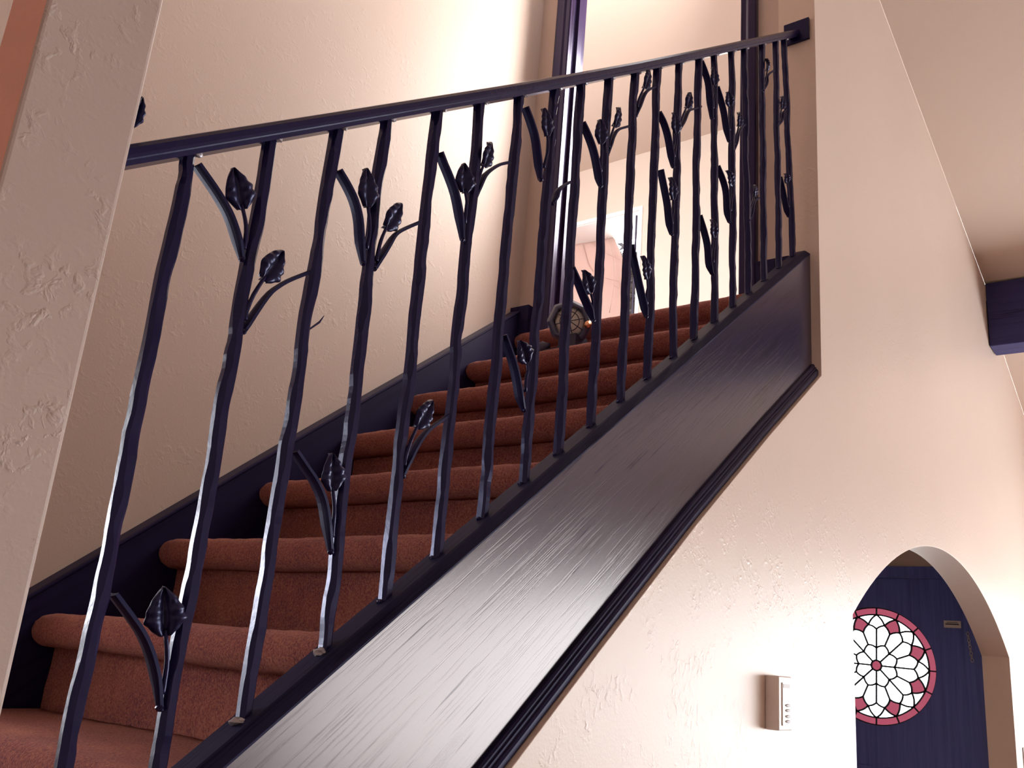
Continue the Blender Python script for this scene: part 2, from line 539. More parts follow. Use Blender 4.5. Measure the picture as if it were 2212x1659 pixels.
# shoe that the balusters stand on: sloped front nose
def swept_slope(name, prof, y0, y1, off, material, parent, n=30, smooth=False):
    rings = []
    for k in range(n + 1):
        y = y0 + (y1 - y0) * k / n
        rings.append([(px, y, S * y + pz + off(y)) for px, pz in prof])
    return mk(name, *sweep(rings), material, parent, smooth=smooth)
zero = lambda y: 0.0
swept_slope('shoe_rail', [(-0.020, 0.03), (-0.020, 0.074), (-0.017, 0.078), (0.019, 0.078), (0.023, 0.076), (0.0372, 0.0635), (0.0372, 0.060), (0.0, 0.03)], -0.296, YE - 0.001, zero, M['shoe'], stairs)
dry = lerp_tab(DRY)
# stepped moulding along the foot of the stringer
prof = [(XSF, 0.040), (0.043, 0.0385), (0.046, 0.034), (0.0465, 0.029), (0.050, 0.0275), (0.0505, 0.023), (0.0535, 0.021), (0.056, 0.016), (0.056, 0.0035), (0.052, 0.0015), (XSF, 0.0015)]
swept_slope('stringer_moulding', prof, -0.296, YE - 0.001, dry, M['dark_wood'], stairs)
# skirt board against the stairwell wall with a small bead on top
skt = lerp_tab([(-1.5, 0.03), (0.2, 0.046), (0.9, 0.066), (1.8, 0.080)])
sk = sloped('wall_skirt', XB + 0.0005, -1.042, lambda y: skt(y) - 0.012, -0.24, -1.5, 1.80, M['dark_wood'], stairs)
prof = [(XB + 0.0005, -0.013), (-1.0405, -0.013), (-1.0375, -0.010), (-1.0375, -0.006), (-1.041, -0.003), (-1.047, -0.002), (XB + 0.0005, -0.001)]
swept_slope('skirt_bead', prof, -1.5, 1.80, skt, M['dark_wood'], sk)
# plinth pieces where the skirts meet the doorway wall
bb = [box_vf(XB + 0.001, -1.0, 1.80, YE - 0.001, 1.20, 1.437)]
mk('skirt_end', *bb[0], M['dark_wood'], stairs)
mk('skirt_end', *box_vf(-0.128, -0.021, 1.822, YE - 0.001, 1.20, 1.437), M['dark_wood'], stairs)

# ================================================================== WROUGHT-IRON RAILING
rail = empty('stair_railing', (0.0, 0.76, 0.64))
tag(rail, 'black wrought iron stair railing with hammered balusters and leaf sprigs', 'railing')
sag = lerp_tab([(-0.3, 0.006), (0.0, 0.001), (0.4, -0.005), (0.8, -0.005), (1.2, 0.001), (1.5, 0.007), (1.85, 0.012)])
HB = 0.857
prof = [(-0.0145, 0.0), (0.0145, 0.0), (0.0155, 0.007), (0.0185, 0.0085), (0.0190, 0.013), (0.0185, 0.022), (0.0145, 0.0275), (0.006, 0.0300), (-0.006, 0.0300), (-0.0145, 0.0275), (-0.0185, 0.022), (-0.0190, 0.013), (-0.0185, 0.0085), (-0.0155, 0.007)]
hr = swept_slope('handrail', prof, -0.297, 1.838, lambda y: HB + sag(y), M['iron'], rail, n=60)
V, F = box_vf(-0.037, 0.049, 1.838, YE - 0.0005, 2.221, 2.303)
pl = mk('wall_plate', V, F, M['iron'], rail); bevel(pl, 0.002)
pl['label'] = 'dark flat iron plate fixing the handrail to the wall'

BAL = [(-.197, -.195), (-.090, -.092), (.013, .010), (.101, .121), (.207, .218), (.309, .316), (.414, .415), (.521, .518), (.608, .615), (.710, .719),
       (.818, .825), (.920, .930), (1.026, 1.042), (1.133, 1.148), (1.227, 1.258), (1.337, 1.367), (1.425, 1.469), (1.555, 1.576), (1.668, 1.691), (1.742, 1.804)]
def blob(c, sx, sy, sz, seed):
    rnd = random.Random(seed)
    bm = bmesh.new()
    bmesh.ops.create_icosphere(bm, subdivisions=2, radius=1.0)
    V = []
    for v in bm.verts:
        k = 1 + rnd.uniform(-0.22, 0.22)
        V.append((c[0] + v.co.x * sx * k, c[1] + v.co.y * sy * k, c[2] + v.co.z * sz * k))
    F = [tuple(v.index for v in f.verts) for f in bm.faces]
    bm.free()
    return V, F
balusters = []
for i, (yt, yb) in enumerate(BAL):
    rnd = random.Random(100 + i)
    zt = S * yt + HB + sag(yt) + 0.003
    zb = S * yb + 0.077
    b = empty('baluster', (0, yb, zb), rail)
    n = 90
    hw = 0.0077
    # hammer marks: shallow dents at random heights on random faces
    dents = []
    zz = 0.02
    while zz < 1:
        dents.append((zz, rnd.randrange(4), rnd.uniform(0.0005, 0.0016), rnd.uniform(0.016, 0.034)))
        zz += rnd.uniform(0.022, 0.06)
    cdents = []
    zz = 0.03
    while zz < 1:
        cdents.append((zz, rnd.choice((0, 3, 3)), rnd.uniform(0.0012, 0.0034), rnd.uniform(0.02, 0.05)))
        zz += rnd.uniform(0.03, 0.09)
    turn = math.radians(rnd.uniform(6, 10))
    ph = [rnd.uniform(0, 6.28) for _ in range(4)]
    rings = []
    for k in range(n + 1):
        t = k / n
        cy = yb + (yt - yb) * t + 0.0009 * math.sin(t * 13 + ph[0]) + 0.0006 * math.sin(t * 31 + ph[1])
        cx = 0.0007 * math.sin(t * 11 + ph[2])
        z = zb - 0.004 + (zt - zb + 0.006) * t
        ext = [hw * (1 + 0.07 * math.sin(t * 23 + ph[3] + q)) for q in range(4)]   # +x, +y, -x, -y
        for (dz, face, dd, wd) in dents:
            q = abs(t - dz) / wd
            if q < 1:
                ext[face] -= dd * (1 - q * q)
        px, py, nx, ny = ext
        ch = [0.0016, 0.0012, 0.0012, 0.0034]        # corner flats: +x+y, -x+y, -x-y, +x-y
        for (dz, cn, dd, wd) in cdents:
            q = abs(t - dz) / wd
            if q < 1:
                ch[cn] += dd * math.sqrt(1 - q * q)
        loc = [(px, py - ch[0]), (px - ch[0], py), (-nx + ch[1], py), (-nx, py - ch[1]), (-nx, -ny + ch[2]), (-nx + ch[2], -ny), (px - ch[3], -ny), (px, -ny + ch[3])]
        ca, sa = math.cos(turn), math.sin(turn)
        rings.append([(cx + u * ca + w_ * sa, cy - u * sa + w_ * ca, z) for u, w_ in loc])
    mk('bar', *sweep(rings), M['iron'], b, smooth=False)
    w = mk('weld', *blob((0.0085, yt + 0.006, zt + 0.002), 0.0045, 0.0065, 0.0035, i), M['weld'], b, smooth=False)
    wk = 1.7 if i in (2, 3) else 1.0
    mk('weld', *blob((0.0, yb - 0.008, zb - 0.005), 0.006 * wk, 0.0055 * wk, 0.0035 * wk, i + 50), M['weld'] if i in (2, 3) else M['iron'], b, smooth=False)
    balusters.append(b)

def strip(pts, kind):
    P = spline([(0, y, z) for y, z in pts], 16)
    rings = []
    N = len(P) - 1
    for i, p in enumerate(P):
        t = i / N
        d = (P[min(i + 1, N)] - P[max(i - 1, 0)]).normalized()
        nrm = Vector((0, d.z, -d.y))            # in-plane normal
        if kind == 'L':
            hx = 0.0094 * min(1, 0.45 + 2.6 * t) * (1.0 - 0.14 * t); th = 0.0021
        else:
            hx = 0.0082 * min(1, 0.5 + 2.4 * t) * (1.0 - 0.78 * max(0, t - 0.3) / 0.7); th = 0.0019
        ring = []
        for s_, off in ((-1, 1.0), (-0.5, 0.35), (0, 0.0), (0.5, 0.35), (1, 1.0)):
            ring.append(p + Vector((0.002 + s_ * hx, 0, 0)) + nrm * (th + off * 0.0016))
        for s_, off in ((1, 1.0), (0.5, 0.35), (0, 0.0), (-0.5, 0.35), (-1, 1.0)):
            ring.append(p + Vector((0.002 + s_ * hx, 0, 0)) + nrm * (-th + off * 0.0016))
        rings.append([tuple(q) for q in ring])
    return sweep(rings)

def leaf(base, tip, roll, seed, width=0.038):
    rnd = random.Random(seed)
    B, T = Vector((0.007, *base)), Vector((0.010, *tip))
    A = T - B; L = A.length; A.normalize()
    Nn = Vector((math.cos(roll), -math.sin(roll), 0.0)); Nn -= A * Nn.dot(A); Nn.normalize()
    Sd = A.cross(Nn)
    nu, nv = 12, 22
    top, bot = [], []
    for j in range(nv + 1):
        v = j / nv
        w = width / 2 * min(1.0, 0.34 + 2.3 * v) * (max(0.0, 1 - max(0.0, (v - 0.30) / 0.70) ** 1.7)) ** 0.8
        w = max(w, 0.0012)
        for i in range(nu + 1):
            u = -1 + 2 * i / nu
            rib = math.sin(v * 2 * math.pi * 4.5 - abs(u) * 1.6)
            ww = w * (1 + (0.04 * rib if abs(u) > 0.9 else 0))
            h = 0.0065 * (1 - (2 * abs(u) - 1.05) ** 2) + 0.0014 * rib * abs(u) ** 0.5 * math.sin(math.pi * v)
            h += -0.010 * (v - 0.5) ** 2 * 2 + 0.004 * abs(u)
            p = B + A * (v * L) + Sd * (u * ww) + Nn * h
            top.append(p); bot.append(p - Nn * 0.0018)
    V = [tuple(p) for p in top + bot]
    n = len(top); F = []
    for j in range(nv):
        for i in range(nu):
            a = j * (nu + 1) + i
            F.append((a, a + 1, a + nu + 2, a + nu + 1))
            F.append((n + a, n + a + nu + 1, n + a + nu + 2, n + a + 1))
    for j in range(nv):
        for i in (0, nu):
            a = j * (nu + 1) + i; c = a + nu + 1
            F.append((a, c, n + c, n + a))
    for j in (0, nv):
        for i in range(nu):
            a = j * (nu + 1) + i
            F.append((a, a + 1, n + a + 1, n + a))
    return V, F

SPRIGS = [
    (2, 'L', [(-0.1029, 0.619), (-0.1171, 0.6443), (-0.1334, 0.6671), (-0.1555, 0.6862), (-0.1869, 0.7074)], (-0.1167, 0.6806), (-0.1424, 0.7252), (-0.1043, 0.6436)),
    (2, 'R', [(-0.0837, 0.5304), (-0.0823, 0.537), (-0.0712, 0.563), (-0.0571, 0.5907), (-0.0442, 0.6065), (-0.0271, 0.6226), (0.0039, 0.6466)], (-0.0707, 0.6038), (-0.0512, 0.6522), (-0.0851, 0.5567)),
    (2, 'L', [(-0.105, 0.0939), (-0.1148, 0.1201), (-0.1276, 0.146), (-0.1422, 0.1665), (-0.158, 0.182), (-0.1765, 0.1983), (-0.1836, 0.2047)], (-0.1159, 0.1683), (-0.1307, 0.2189), (-0.1064, 0.1203)),
    (4, 'L', [(0.0927, 0.6945), (0.081, 0.7242), (0.0724, 0.7545), (0.0598, 0.7772), (0.0424, 0.794), (0.0236, 0.8075)], (0.0827, 0.7777), (0.0675, 0.8323), (0.0946, 0.736)),
    (4, 'R', [(0.1149, 0.6949), (0.1252, 0.7211), (0.1361, 0.7444), (0.1466, 0.7644), (0.1648, 0.7821), (0.1962, 0.8076)], (0.1225, 0.7619), (0.1436, 0.8125), (0.1154, 0.717)),
    (4, 'L', [(0.1051, 0.2887), (0.092, 0.3204), (0.0803, 0.3487), (0.0636, 0.3705), (0.0424, 0.3874), (0.0217, 0.4034)], (0.0902, 0.3658), (0.0777, 0.4142), (0.1011, 0.3219)),
    (5, 'R', [(0.221, 0.413), (0.228, 0.4359), (0.2423, 0.4645), (0.2613, 0.4903), (0.287, 0.5115), (0.3145, 0.5323)], (0.2343, 0.4885), (0.2576, 0.5362), (0.2207, 0.4409)),
    (6, 'L', [(0.2966, 0.8196), (0.283, 0.8555), (0.2668, 0.8886), (0.249, 0.9101), (0.2327, 0.9262), (0.2198, 0.9405)], (0.2848, 0.899), (0.2723, 0.9468), (0.2944, 0.8748)),
    (6, 'R', [(0.314, 0.8986), (0.322, 0.9298), (0.3332, 0.957), (0.3519, 0.9799), (0.3742, 1.0005), (0.4017, 1.0194)], (0.3251, 0.9697), (0.3338, 1.0198), (0.3178, 0.9386)),
    (8, 'L', [(0.4929, 1.0281), (0.4812, 1.0619), (0.4673, 1.1014), (0.45, 1.1252), (0.4291, 1.1466)], (0.4981, 1.1232), (0.4769, 1.1705), (0.5018, 1.0796)),
    (8, 'R', [(0.5347, 0.9982), (0.544, 1.0182), (0.5534, 1.0396), (0.5811, 1.0663), (0.5948, 1.0761)], None, None, None),
    (8, 'L', [(0.4971, 0.5845), (0.4824, 0.6045), (0.4708, 0.6314), (0.4562, 0.6575), (0.4392, 0.6788), (0.4236, 0.697)], (0.4905, 0.6681), (0.4592, 0.6989), (0.4937, 0.6429)),
    (10, 'L', [(0.6997, 0.8213), (0.6814, 0.841), (0.6601, 0.8584), (0.6379, 0.8789), (0.6128, 0.8989)], (0.6784, 0.8701), (0.645, 0.9061), (0.6904, 0.8443)),
    (10, 'L', [(0.6986, 1.1162), (0.6898, 1.1321), (0.6752, 1.1632), (0.6598, 1.1862), (0.6385, 1.2058), (0.6166, 1.2204)], (0.6842, 1.207), (0.6693, 1.2557), (0.6894, 1.1728)),
    (10, 'R', [(0.7165, 1.1991), (0.7254, 1.2337), (0.7369, 1.258), (0.7559, 1.2832), (0.7983, 1.315)], (0.7322, 1.2757), (0.743, 1.3275), (0.719, 1.2325)),
    (11, 'R', [(0.824, 1.3544), (0.8392, 1.3944), (0.8559, 1.4286), (0.8778, 1.4561), (0.9256, 1.4969)], (0.8511, 1.4429), (0.8623, 1.4969), (0.8308, 1.4003)),
    (12, 'L', [(0.9095, 0.9039), (0.8976, 0.9243), (0.8765, 0.9584), (0.8506, 1.0032), (0.8295, 1.041)], (0.8982, 0.9874), (0.8708, 1.0312), (0.9016, 0.9539)),
    (13, 'L', [(1.0075, 1.3206), (0.9948, 1.3525), (0.9772, 1.388), (0.9546, 1.4117), (0.9283, 1.4242)], (1.0092, 1.4107), (0.9903, 1.4587), (1.0115, 1.3727)),
    (13, 'R', [(1.0299, 1.4311), (1.0525, 1.4723), (1.0771, 1.5148), (1.1081, 1.5388), (1.152, 1.5726)], (1.0604, 1.5124), (1.0705, 1.5617), (1.0378, 1.4666)),
    (13, 'L', [(1.0113, 1.1453), (0.9979, 1.1733), (0.9852, 1.2138), (0.9642, 1.2534), (0.9483, 1.2828)], (1.0059, 1.2315), (0.9842, 1.2798), (1.0083, 1.1929)),
    (15, 'L', [(1.2132, 1.5692), (1.1988, 1.621), (1.1885, 1.6614), (1.1676, 1.684), (1.1423, 1.7006)], (1.2151, 1.6706), (1.1991, 1.7166), (1.2167, 1.6288)),
    (15, 'L', [(1.2322, 1.1331), (1.2126, 1.1541), (1.2018, 1.1989), (1.1792, 1.2322), (1.1528, 1.2596)], (1.2286, 1.231), (1.2106, 1.2746), (1.2301, 1.1918)),
    (16, 'L', [(1.3216, 1.5604), (1.3026, 1.5957), (1.2866, 1.632), (1.2632, 1.6613), (1.2393, 1.6824)], (1.3147, 1.6643), (1.2922, 1.697), (1.32, 1.6214)),
    (16, 'R', [(1.3494, 1.5438), (1.367, 1.5865), (1.3789, 1.6164), (1.4037, 1.6509), (1.4325, 1.6776)], (1.3754, 1.6365), (1.3701, 1.6779), (1.3577, 1.5872)),
    (16, 'L', [(1.3307, 1.3215), (1.3153, 1.3489), (1.3072, 1.3981), (1.2868, 1.4259), (1.2516, 1.4484)], (1.3369, 1.4315), (1.2987, 1.4587), (1.335, 1.3849)),
    (17, 'R', [(1.4556, 1.3839), (1.4701, 1.4105), (1.4861, 1.4483), (1.5025, 1.4707), (1.5323, 1.4924)], (1.4859, 1.4715), (1.4791, 1.5052), (1.4648, 1.4253)),
    (18, 'R', [(1.5544, 1.8593), (1.5834, 1.9078), (1.5945, 1.9401), (1.6511, 1.9947)], (1.5835, 1.9461), (1.5689, 1.981), (1.5652, 1.895)),
    (19, 'R', [(1.6719, 1.8046), (1.7071, 1.8491), (1.7193, 1.8794), (1.7556, 1.9157)], (1.6982, 1.8806), (1.6965, 1.9239), (1.6837, 1.8342)),
    (20, 'L', [(1.7633, 1.537), (1.7406, 1.5627), (1.7147, 1.6062), (1.6905, 1.6377)], (1.7383, 1.64), (1.7195, 1.6635), (1.7528, 1.5922)),
]

for k, (bi, kind, pts, lb, lt, stem) in enumerate(SPRIGS):
    rnd = random.Random(300 + k)
    b = balusters[bi - 1]
    mk('shoot', *strip(pts, kind), M['iron_shoot'], b, smooth=False)
    y, z = pts[0]
    mk('weld', *blob((0.004, y, z), 0.005, 0.004, 0.004, k + 90), M['iron'], b)
    if lb:
        ax = Vector((0, lt[0] - lb[0], lt[1] - lb[1])).normalized()
        inn = Vector((0, *lb)) + ax * 0.006
        mid = (Vector((0, *stem)) + Vector((0, *lb))) / 2
        bow = -0.0025 if kind == 'R' else 0.002
        y0 = (pts[0][0] + stem[0]) / 2; z0 = pts[0][1] * 0.45 + stem[1] * 0.55
        path = spline([(0.005, y0, z0), (0.006, stem[0], stem[1]), (0.008, mid.y + bow, mid.z), (0.008, inn.y, inn.z)], 10)
        mk('leaf_stem', *tube(path, [0.0034 - 0.001 * q / 9 for q in range(10)], 8), M['iron'], b, smooth=True)
        roll = rnd.uniform(-0.05, 0.4) if kind == 'L' else rnd.uniform(-0.5, 0.05)
        lf = mk('leaf', *leaf(lb, lt, roll, 500 + k, 0.044 if k == 2 else 0.041), M['iron_leaf'], b, smooth=True)
mk('burr', *tube([(-0.004, 0.020, 0.5690), (-0.004, 0.0371, 0.5866), (-0.004, 0.0433, 0.5981)], [0.0012, 0.0016, 0.0005], 6), M['iron'], balusters[2])
# sprig end that shows above the handrail beside the post
path = spline([(0.0, -0.290, 0.655), (0.0, -0.280, 0.69), (0.0, -0.274, 0.715)], 8)
mk('end_stem', *tube(path, 0.0035, 8), M['iron'], rail, smooth=True)
mk('end_leaf', *leaf((-0.2765, 0.708), (-0.2735, 0.748), -0.2, 77, 0.020), M['iron_leaf'], rail, smooth=True)

# ================================================================== DOORWAY TRIM
def vprism_x(prof, z0, z1):
    return loops_prism([prof], 2, z0, z1)
L = [(-0.999, 1.832), (-0.994, 1.829), (-0.960, 1.829), (-0.952, 1.834), (-0.936, 1.834), (-0.931, 1.837), (-0.931, 1.852), (-0.999, 1.852)]
fr = empty('trim_1', (-0.55, 1.84, HALL))
tag(fr, 'glossy dark wood door casing at the head of the stairs', kind='structure')
mk('casing', *vprism_x(L, HALL, 3.45), M['casing'], fr)
R_ = [(-0.1905, 1.837), (-0.186, 1.834), (-0.170, 1.834), (-0.160, 1.829), (-0.136, 1.829), (-0.131, 1.832), (-0.131, 1.852), (-0.1905, 1.852)]
mk('casing', *vprism_x(R_, HALL, 3.45), M['casing'], fr)
mk('casing', *box_vf(-0.999, -0.131, 1.829, 1.85, 3.38, 3.45), M['casing'], fr)
mk('jamb', *box_vf(-0.9495, -0.931, 1.8505, 1.949, HALL, 3.38), M['casing'], fr)
mk('jamb', *box_vf(-0.1905, -0.172, 1.8505, 1.949, HALL, 3.38), M['casing'], fr)
mk('door_stop', *box_vf(-0.931, -0.918, 1.880, 1.911, HALL, 3.38), M['casing'], fr)
mk('door_stop', *box_vf(-0.203, -0.1905, 1.880, 1.911, HALL, 3.38), M['casing'], fr)

# ================================================================== HALL WINDOW AND DRAPE
w1 = empty('window_1', ((WX0 + WX1) / 2, YF + 0.3, WZ0))
tag(w1, 'white framed window in the far wall of the upper hall', kind='structure')
ya, yb_ = YF + 0.29, YF + 0.33
mk('frame', *join(box_vf(WX0, WX0 + .03, ya, yb_, WZ0, WZ1), box_vf(WX1 - .03, WX1, ya, yb_, WZ0, WZ1),
                  box_vf(WX0 + .03, WX1 - .03, ya, yb_, WZ0, WZ0 + .035), box_vf(WX0 + .03, WX1 - .03, ya, yb_, WZ1 - .03, WZ1)), M['white'], w1)
mk('sash_seal', *box_vf(WX1 - .055, WX1 - .030, ya - 0.004, yb_, WZ0 + .035, WZ1 - .03), M['black'], w1)
mk('shade_rod', *tube([(WX1 - .028, YF + 0.012, WZ1 - .03), (WX1 - .028, YF + 0.012, WZ0)], 0.0065, 8), M['black'], w1)
mk('latch', *box_vf(WX1 - .085, WX1 - .056, ya - 0.012, ya, 2.78, 2.86), M['white'], w1)
mk('casing', *join(box_vf(WX1, WX1 + .028, YF - 0.008, YF, WZ0, WZ1 + .028), box_vf(WX0 - .028, WX1, YF - 0.008, YF, WZ1, WZ1 + .028)), M['white'], w1)
mk('pane', *box_vf(WX0 + .03, WX1 - .05, ya + .018, ya + .022, WZ0 + .035, WZ1 - .03), M['glass'], w1)
mk('bright_reveal', *join(box_vf(WX0, WX1 - .002, YF + .002, ya, WZ1 - .006, WZ1 - .001), box_vf(WX0 + .001, WX0 + .006, YF + .002, ya, WZ0, WZ1 - .006)), M['white'], w1)  # white boards added so the reveal's colour carries the sky brightness
mk('sill', *box_vf(WX0 - .02, WX1 + .02, YF - 0.02, YF + 0.29, WZ0 - .02, WZ0), M['white'], w1)

# creased blush sheer hung inside the window
NX, NZ = 60, 44
redge = lerp_tab([(0.0, -2.41), (0.02, -2.393), (0.10, -2.348), (0.205, -2.302), (0.33, -2.287), (0.46, -2.276), (0.54, -2.294), (0.62, -2.309), (1.0, -2.36)])
V, F = [], []
for side in (0, 1):
    for j in range(NZ + 1):
        t = j / NZ
        z = 3.268 - (3.268 - 2.16) * t
        xr = redge(t); xl = WX0 + 0.03
        for i in range(NX + 1):
            s_ = i / NX
            x = xl + (xr - xl) * s_
            y = YF + 0.25
            # long diagonal creases like a hung sheet
            for (kx, kz, c0, amp, wd) in ((1.0, 0.45, 0.93, 0.010, 0.05), (1.0, -0.30, 0.62, 0.012, 0.06), (0.5, 1.0, 0.72, 0.009, 0.05), (0.45, -1.0, -0.12, 0.010, 0.05), (1.0, 0.1, 0.36, 0.011, 0.07), (0.2, 1.0, 0.95, 0.008, 0.04)):
                d = kx * s_ + kz * t - c0
                y += amp * math.tanh(d / wd)
            y += 0.006 * math.sin(s_ * 17 + t * 3) - 0.01 * t
            V.append((x, y + side * 0.002, z))
n = (NX + 1) * (NZ + 1)
for j in range(NZ):
    for i in range(NX):
        a = j * (NX + 1) + i
        F.append((a, a + 1, a + NX + 2, a + NX + 1)); F.append((n + a, n + a + NX + 1, n + a + NX + 2, n + a + 1))
for j in range(NZ):
    for i in (0, NX):
        a = j * (NX + 1) + i; c = a + NX + 1
        F.append((a, c, n + c, n + a))
for j in (0, NZ):
    for i in range(NX):
        a = j * (NX + 1) + i
        F.append((a, a + 1, n + a + 1, n + a))
o = empty('window_drape', (-2.7, YF + 0.25, 2.16))
mk('sheet', V, F, M['cloth'], o, smooth=True)
for pl in ([(-2.577, 3.245), (-2.468, 3.15), (-2.314, 3.047)], [(-2.433, 3.258), (-2.377, 3.111), (-2.352, 2.898), (-2.359, 2.775), (-2.378, 2.636)],
           [(-2.647, 3.241), (-2.587, 3.072), (-2.541, 2.998)], [(-2.462, 2.938), (-2.305, 2.87)], [(-2.35, 2.847), (-2.302, 2.814)]):
    P = spline([(x, YF + 0.225, z) for x, z in pl], 12)
    mk('crease_line', *tube(P, 0.003, 6), M['cloth'], o, smooth=True)  # thin tubes added to draw crease shading lost in the flat backlight
tag(o, 'creased pale pink sheer drape hanging in the hall window', 'curtain')

# shrub outside the hall window
sh = empty('tree', (-2.6, 5.22, -1.33))
tag(sh, 'dark leafy tree seen through the edge of the hall window', 'tree')
mk('trunk', *tube([(-2.6, 5.22, -1.33), (-2.6, 5.22, 1.0), (-2.59, 5.21, 2.9)], [0.06, 0.05, 0.02], 10), M['foliage'], sh)
rnd = random.Random(9)
V, F = [], []
for k in range(1500):
    c = Vector((-2.59 + rnd.gauss(0, 0.05), 5.2 + rnd.gauss(0, 0.05), 2.95 + rnd.gauss(0, 0.30)))
    if c.z > 3.46: continue
    a = Vector((rnd.gauss(0, 1), rnd.gauss(0, 1), rnd.gauss(0, 1))).normalized() * rnd.uniform(0.03, 0.06)
    bq = a.cross(Vector((rnd.gauss(0, 1), rnd.gauss(0, 1), rnd.gauss(0, 1)))).normalized() * 0.018
    i0 = len(V)
    V += [tuple(c - a), tuple(c + bq), tuple(c + a), tuple(c - bq)]
    F.append((i0, i0 + 1, i0 + 2, i0 + 3))
tag(mk('foliage', V, F, M['foliage'], sh), kind='stuff')

# ================================================================== CAGED LAMP ON THE STEPS
lc = Vector((-0.700, 1.640, 1.262))
lax = Vector((0.52, -0.80, -0.26)).normalized()
lp = empty('caged_lamp', (-0.70, 1.64, 1.14))
tag(lp, 'round dark work lamp with wire guard standing on the upper steps', 'lamp')
V, F = lathe([(0.050, -0.07), (0.062, -0.066), (0.071, -0.045), (0.0765, -0.02), (0.0765, 0.006), (0.068, 0.022), (0.058, 0.026), (0.0535, 0.020), (0.052, -0.004), (0.0, -0.004), (0.0, -0.07)], lc, lax, 8)
h = mk('housing', V, F, M['lamp_body'], lp); bevel(h, 0.004, 2)
mk('lens', *lathe([(0.0, -0.002), (0.051, -0.002), (0.0505, 0.002), (0.043, 0.010), (0.025, 0.0155), (0.0, 0.017)], lc, lax, 28), M['lamp_glass'], lp, smooth=True)
a = lax.cross(Vector((0, 0, 1))).normalized(); bv = lax.cross(a)
gd = empty('wire_guard', tuple(lc), lp)
def lampp(u, v_, h_): return lc + a * u + bv * v_ + lax * h_
for k in range(4):
    an = math.pi * k / 4 + 0.25
    path = []
    for q in range(13):
        s_ = -1 + 2 * q / 12
        path.append(lampp(0.060 * s_ * math.cos(an), 0.060 * s_ * math.sin(an), 0.016 + 0.020 * (1 - s_ * s_)))
    mk('guard_wire', *tube(path, 0.0016, 6), M['black'], gd)
ringp = [lampp(0.032 * math.cos(2 * math.pi * q / 24), 0.032 * math.sin(2 * math.pi * q / 24), 0.031) for q in range(25)]
mk('guard_ring', *tube(ringp, 0.0016, 6), M['black'], gd)
mk('stand', *join(box_vf(-0.765, -0.635, 1.585, 1.70, 1.142, 1.156), box_vf(-0.735, -0.665, 1.63, 1.70, 1.156, 1.215)), M['black'], lp)
mk('thumb_screw', *lathe([(0.0, -0.012), (0.010, -0.012), (0.012, -0.004), (0.012, 0.004), (0.009, 0.012), (0.0, 0.012)], (-0.618, 1.625, 1.235), (1, -0.6, 0.1), 16), M['copper'], lp, smooth=True)
mk('swivel_knob', *blob((-0.775, 1.598, 1.168), 0.028, 0.024, 0.024, 3), M['black'], lp, smooth=True)

# ================================================================== FRONT DOOR WITH ROSE WINDOW
DX, DZ, DR = -0.637, 0.3015, 0.3165
door = empty('door_1', (DX, YD, -1.33))
tag(door, 'dark navy front door with round stained glass rose window', kind='structure')
circ = [(DX + DR * math.cos(2 * math.pi * k / 64), DZ + DR * math.sin(2 * math.pi * k / 64)) for k in range(64)]
V, F = loops_prism([rect(-1.1045, -0.1715, -1.325, 0.7795), circ], 1, YD + 0.010, YD + 0.052)
mk('slab', V, F, M['door'], door)
for (x0, x1) in ((-1.00, -0.67), (-0.60, -0.28)):
    V, F = box_vf(x0, x1, YD + 0.002, YD + 0.012, -1.10, -0.22)
    bevel(mk('raised_panel', V, F, M['door'], door), 0.006)
mk('frame', *join(box_vf(-1.19, -1.105, YD - 0.012, YD + 0.06, -1.33, 0.845), box_vf(-0.171, -0.09, YD - 0.012, YD + 0.06, -1.33, 0.845), box_vf(-1.105, -0.171, YD - 0.012, YD + 0.06, 0.780, 0.845)), M['door'], door)
mk('door_stop', *join(box_vf(-1.13, -1.09, YD + 0.053, YD + 0.075, -1.33, 0.80), box_vf(-0.19, -0.15, YD + 0.053, YD + 0.075, -1.33, 0.80), box_vf(-1.13, -0.15, YD + 0.053, YD + 0.075, 0.765, 0.80)), M['door'], door)
rose = empty('rose_window', (DX, YD + 0.03, DZ), door)
YG = YD + 0.030
def gp(r, ang): return (DX + DR * r * math.cos(ang), DZ + DR * r * math.sin(ang))
def arc(r0, a0, r1, a1, bulge=0.0, n=6):
    """polyline between two polar points, bowed sideways"""
    p, q = gp(r0, a0), gp(r1, a1)
    dx, dz = q[0] - p[0], q[1] - p[1]
    return [(p[0] + dx * t - dz * bulge * 4 * t * (1 - t), p[1] + dz * t + dx * bulge * 4 * t * (1 - t)) for t in [k / n for k in range(n + 1)]]
ROT = math.radians(-2.0)
dg = lambda d: math.radians(d) + ROT
def pane(name, loop, material):
    V, F = loops_prism([loop], 1, YG - 0.002, YG + 0.002)
    return mk(name, V, F, material, rose)
came = []
def lead(pl, w=0.0092):
    n = len(pl)
    rings = []
    for i, p in enumerate(pl):
        d = Vector((pl[min(i + 1, n - 1)][0] - pl[max(i - 1, 0)][0], pl[min(i + 1, n - 1)][1] - pl[max(i - 1, 0)][1])).normalized()
        nx, nz = -d.y * w / 2, d.x * w / 2
        rings.append([(p[0] + nx, YG - 0.0045, p[1] + nz), (p[0] - nx, YG - 0.0045, p[1] - nz), (p[0] - nx, YG + 0.0045, p[1] - nz), (p[0] + nx, YG + 0.0045, p[1] + nz)])
    came.append(sweep(rings))
HUB, R1, R2, RI, RS, RO = 0.088, 0.30, 0.372, 0.605, 0.705, 0.872
pane('hub_pane', [gp(HUB, dg(360 * k / 20)) for k in range(20)], M['glass_red'])
lead([gp(HUB, dg(15 * k)) for k in range(25)])
lead([gp(RO, dg(5 * k)) for k in range(73)], 0.008)
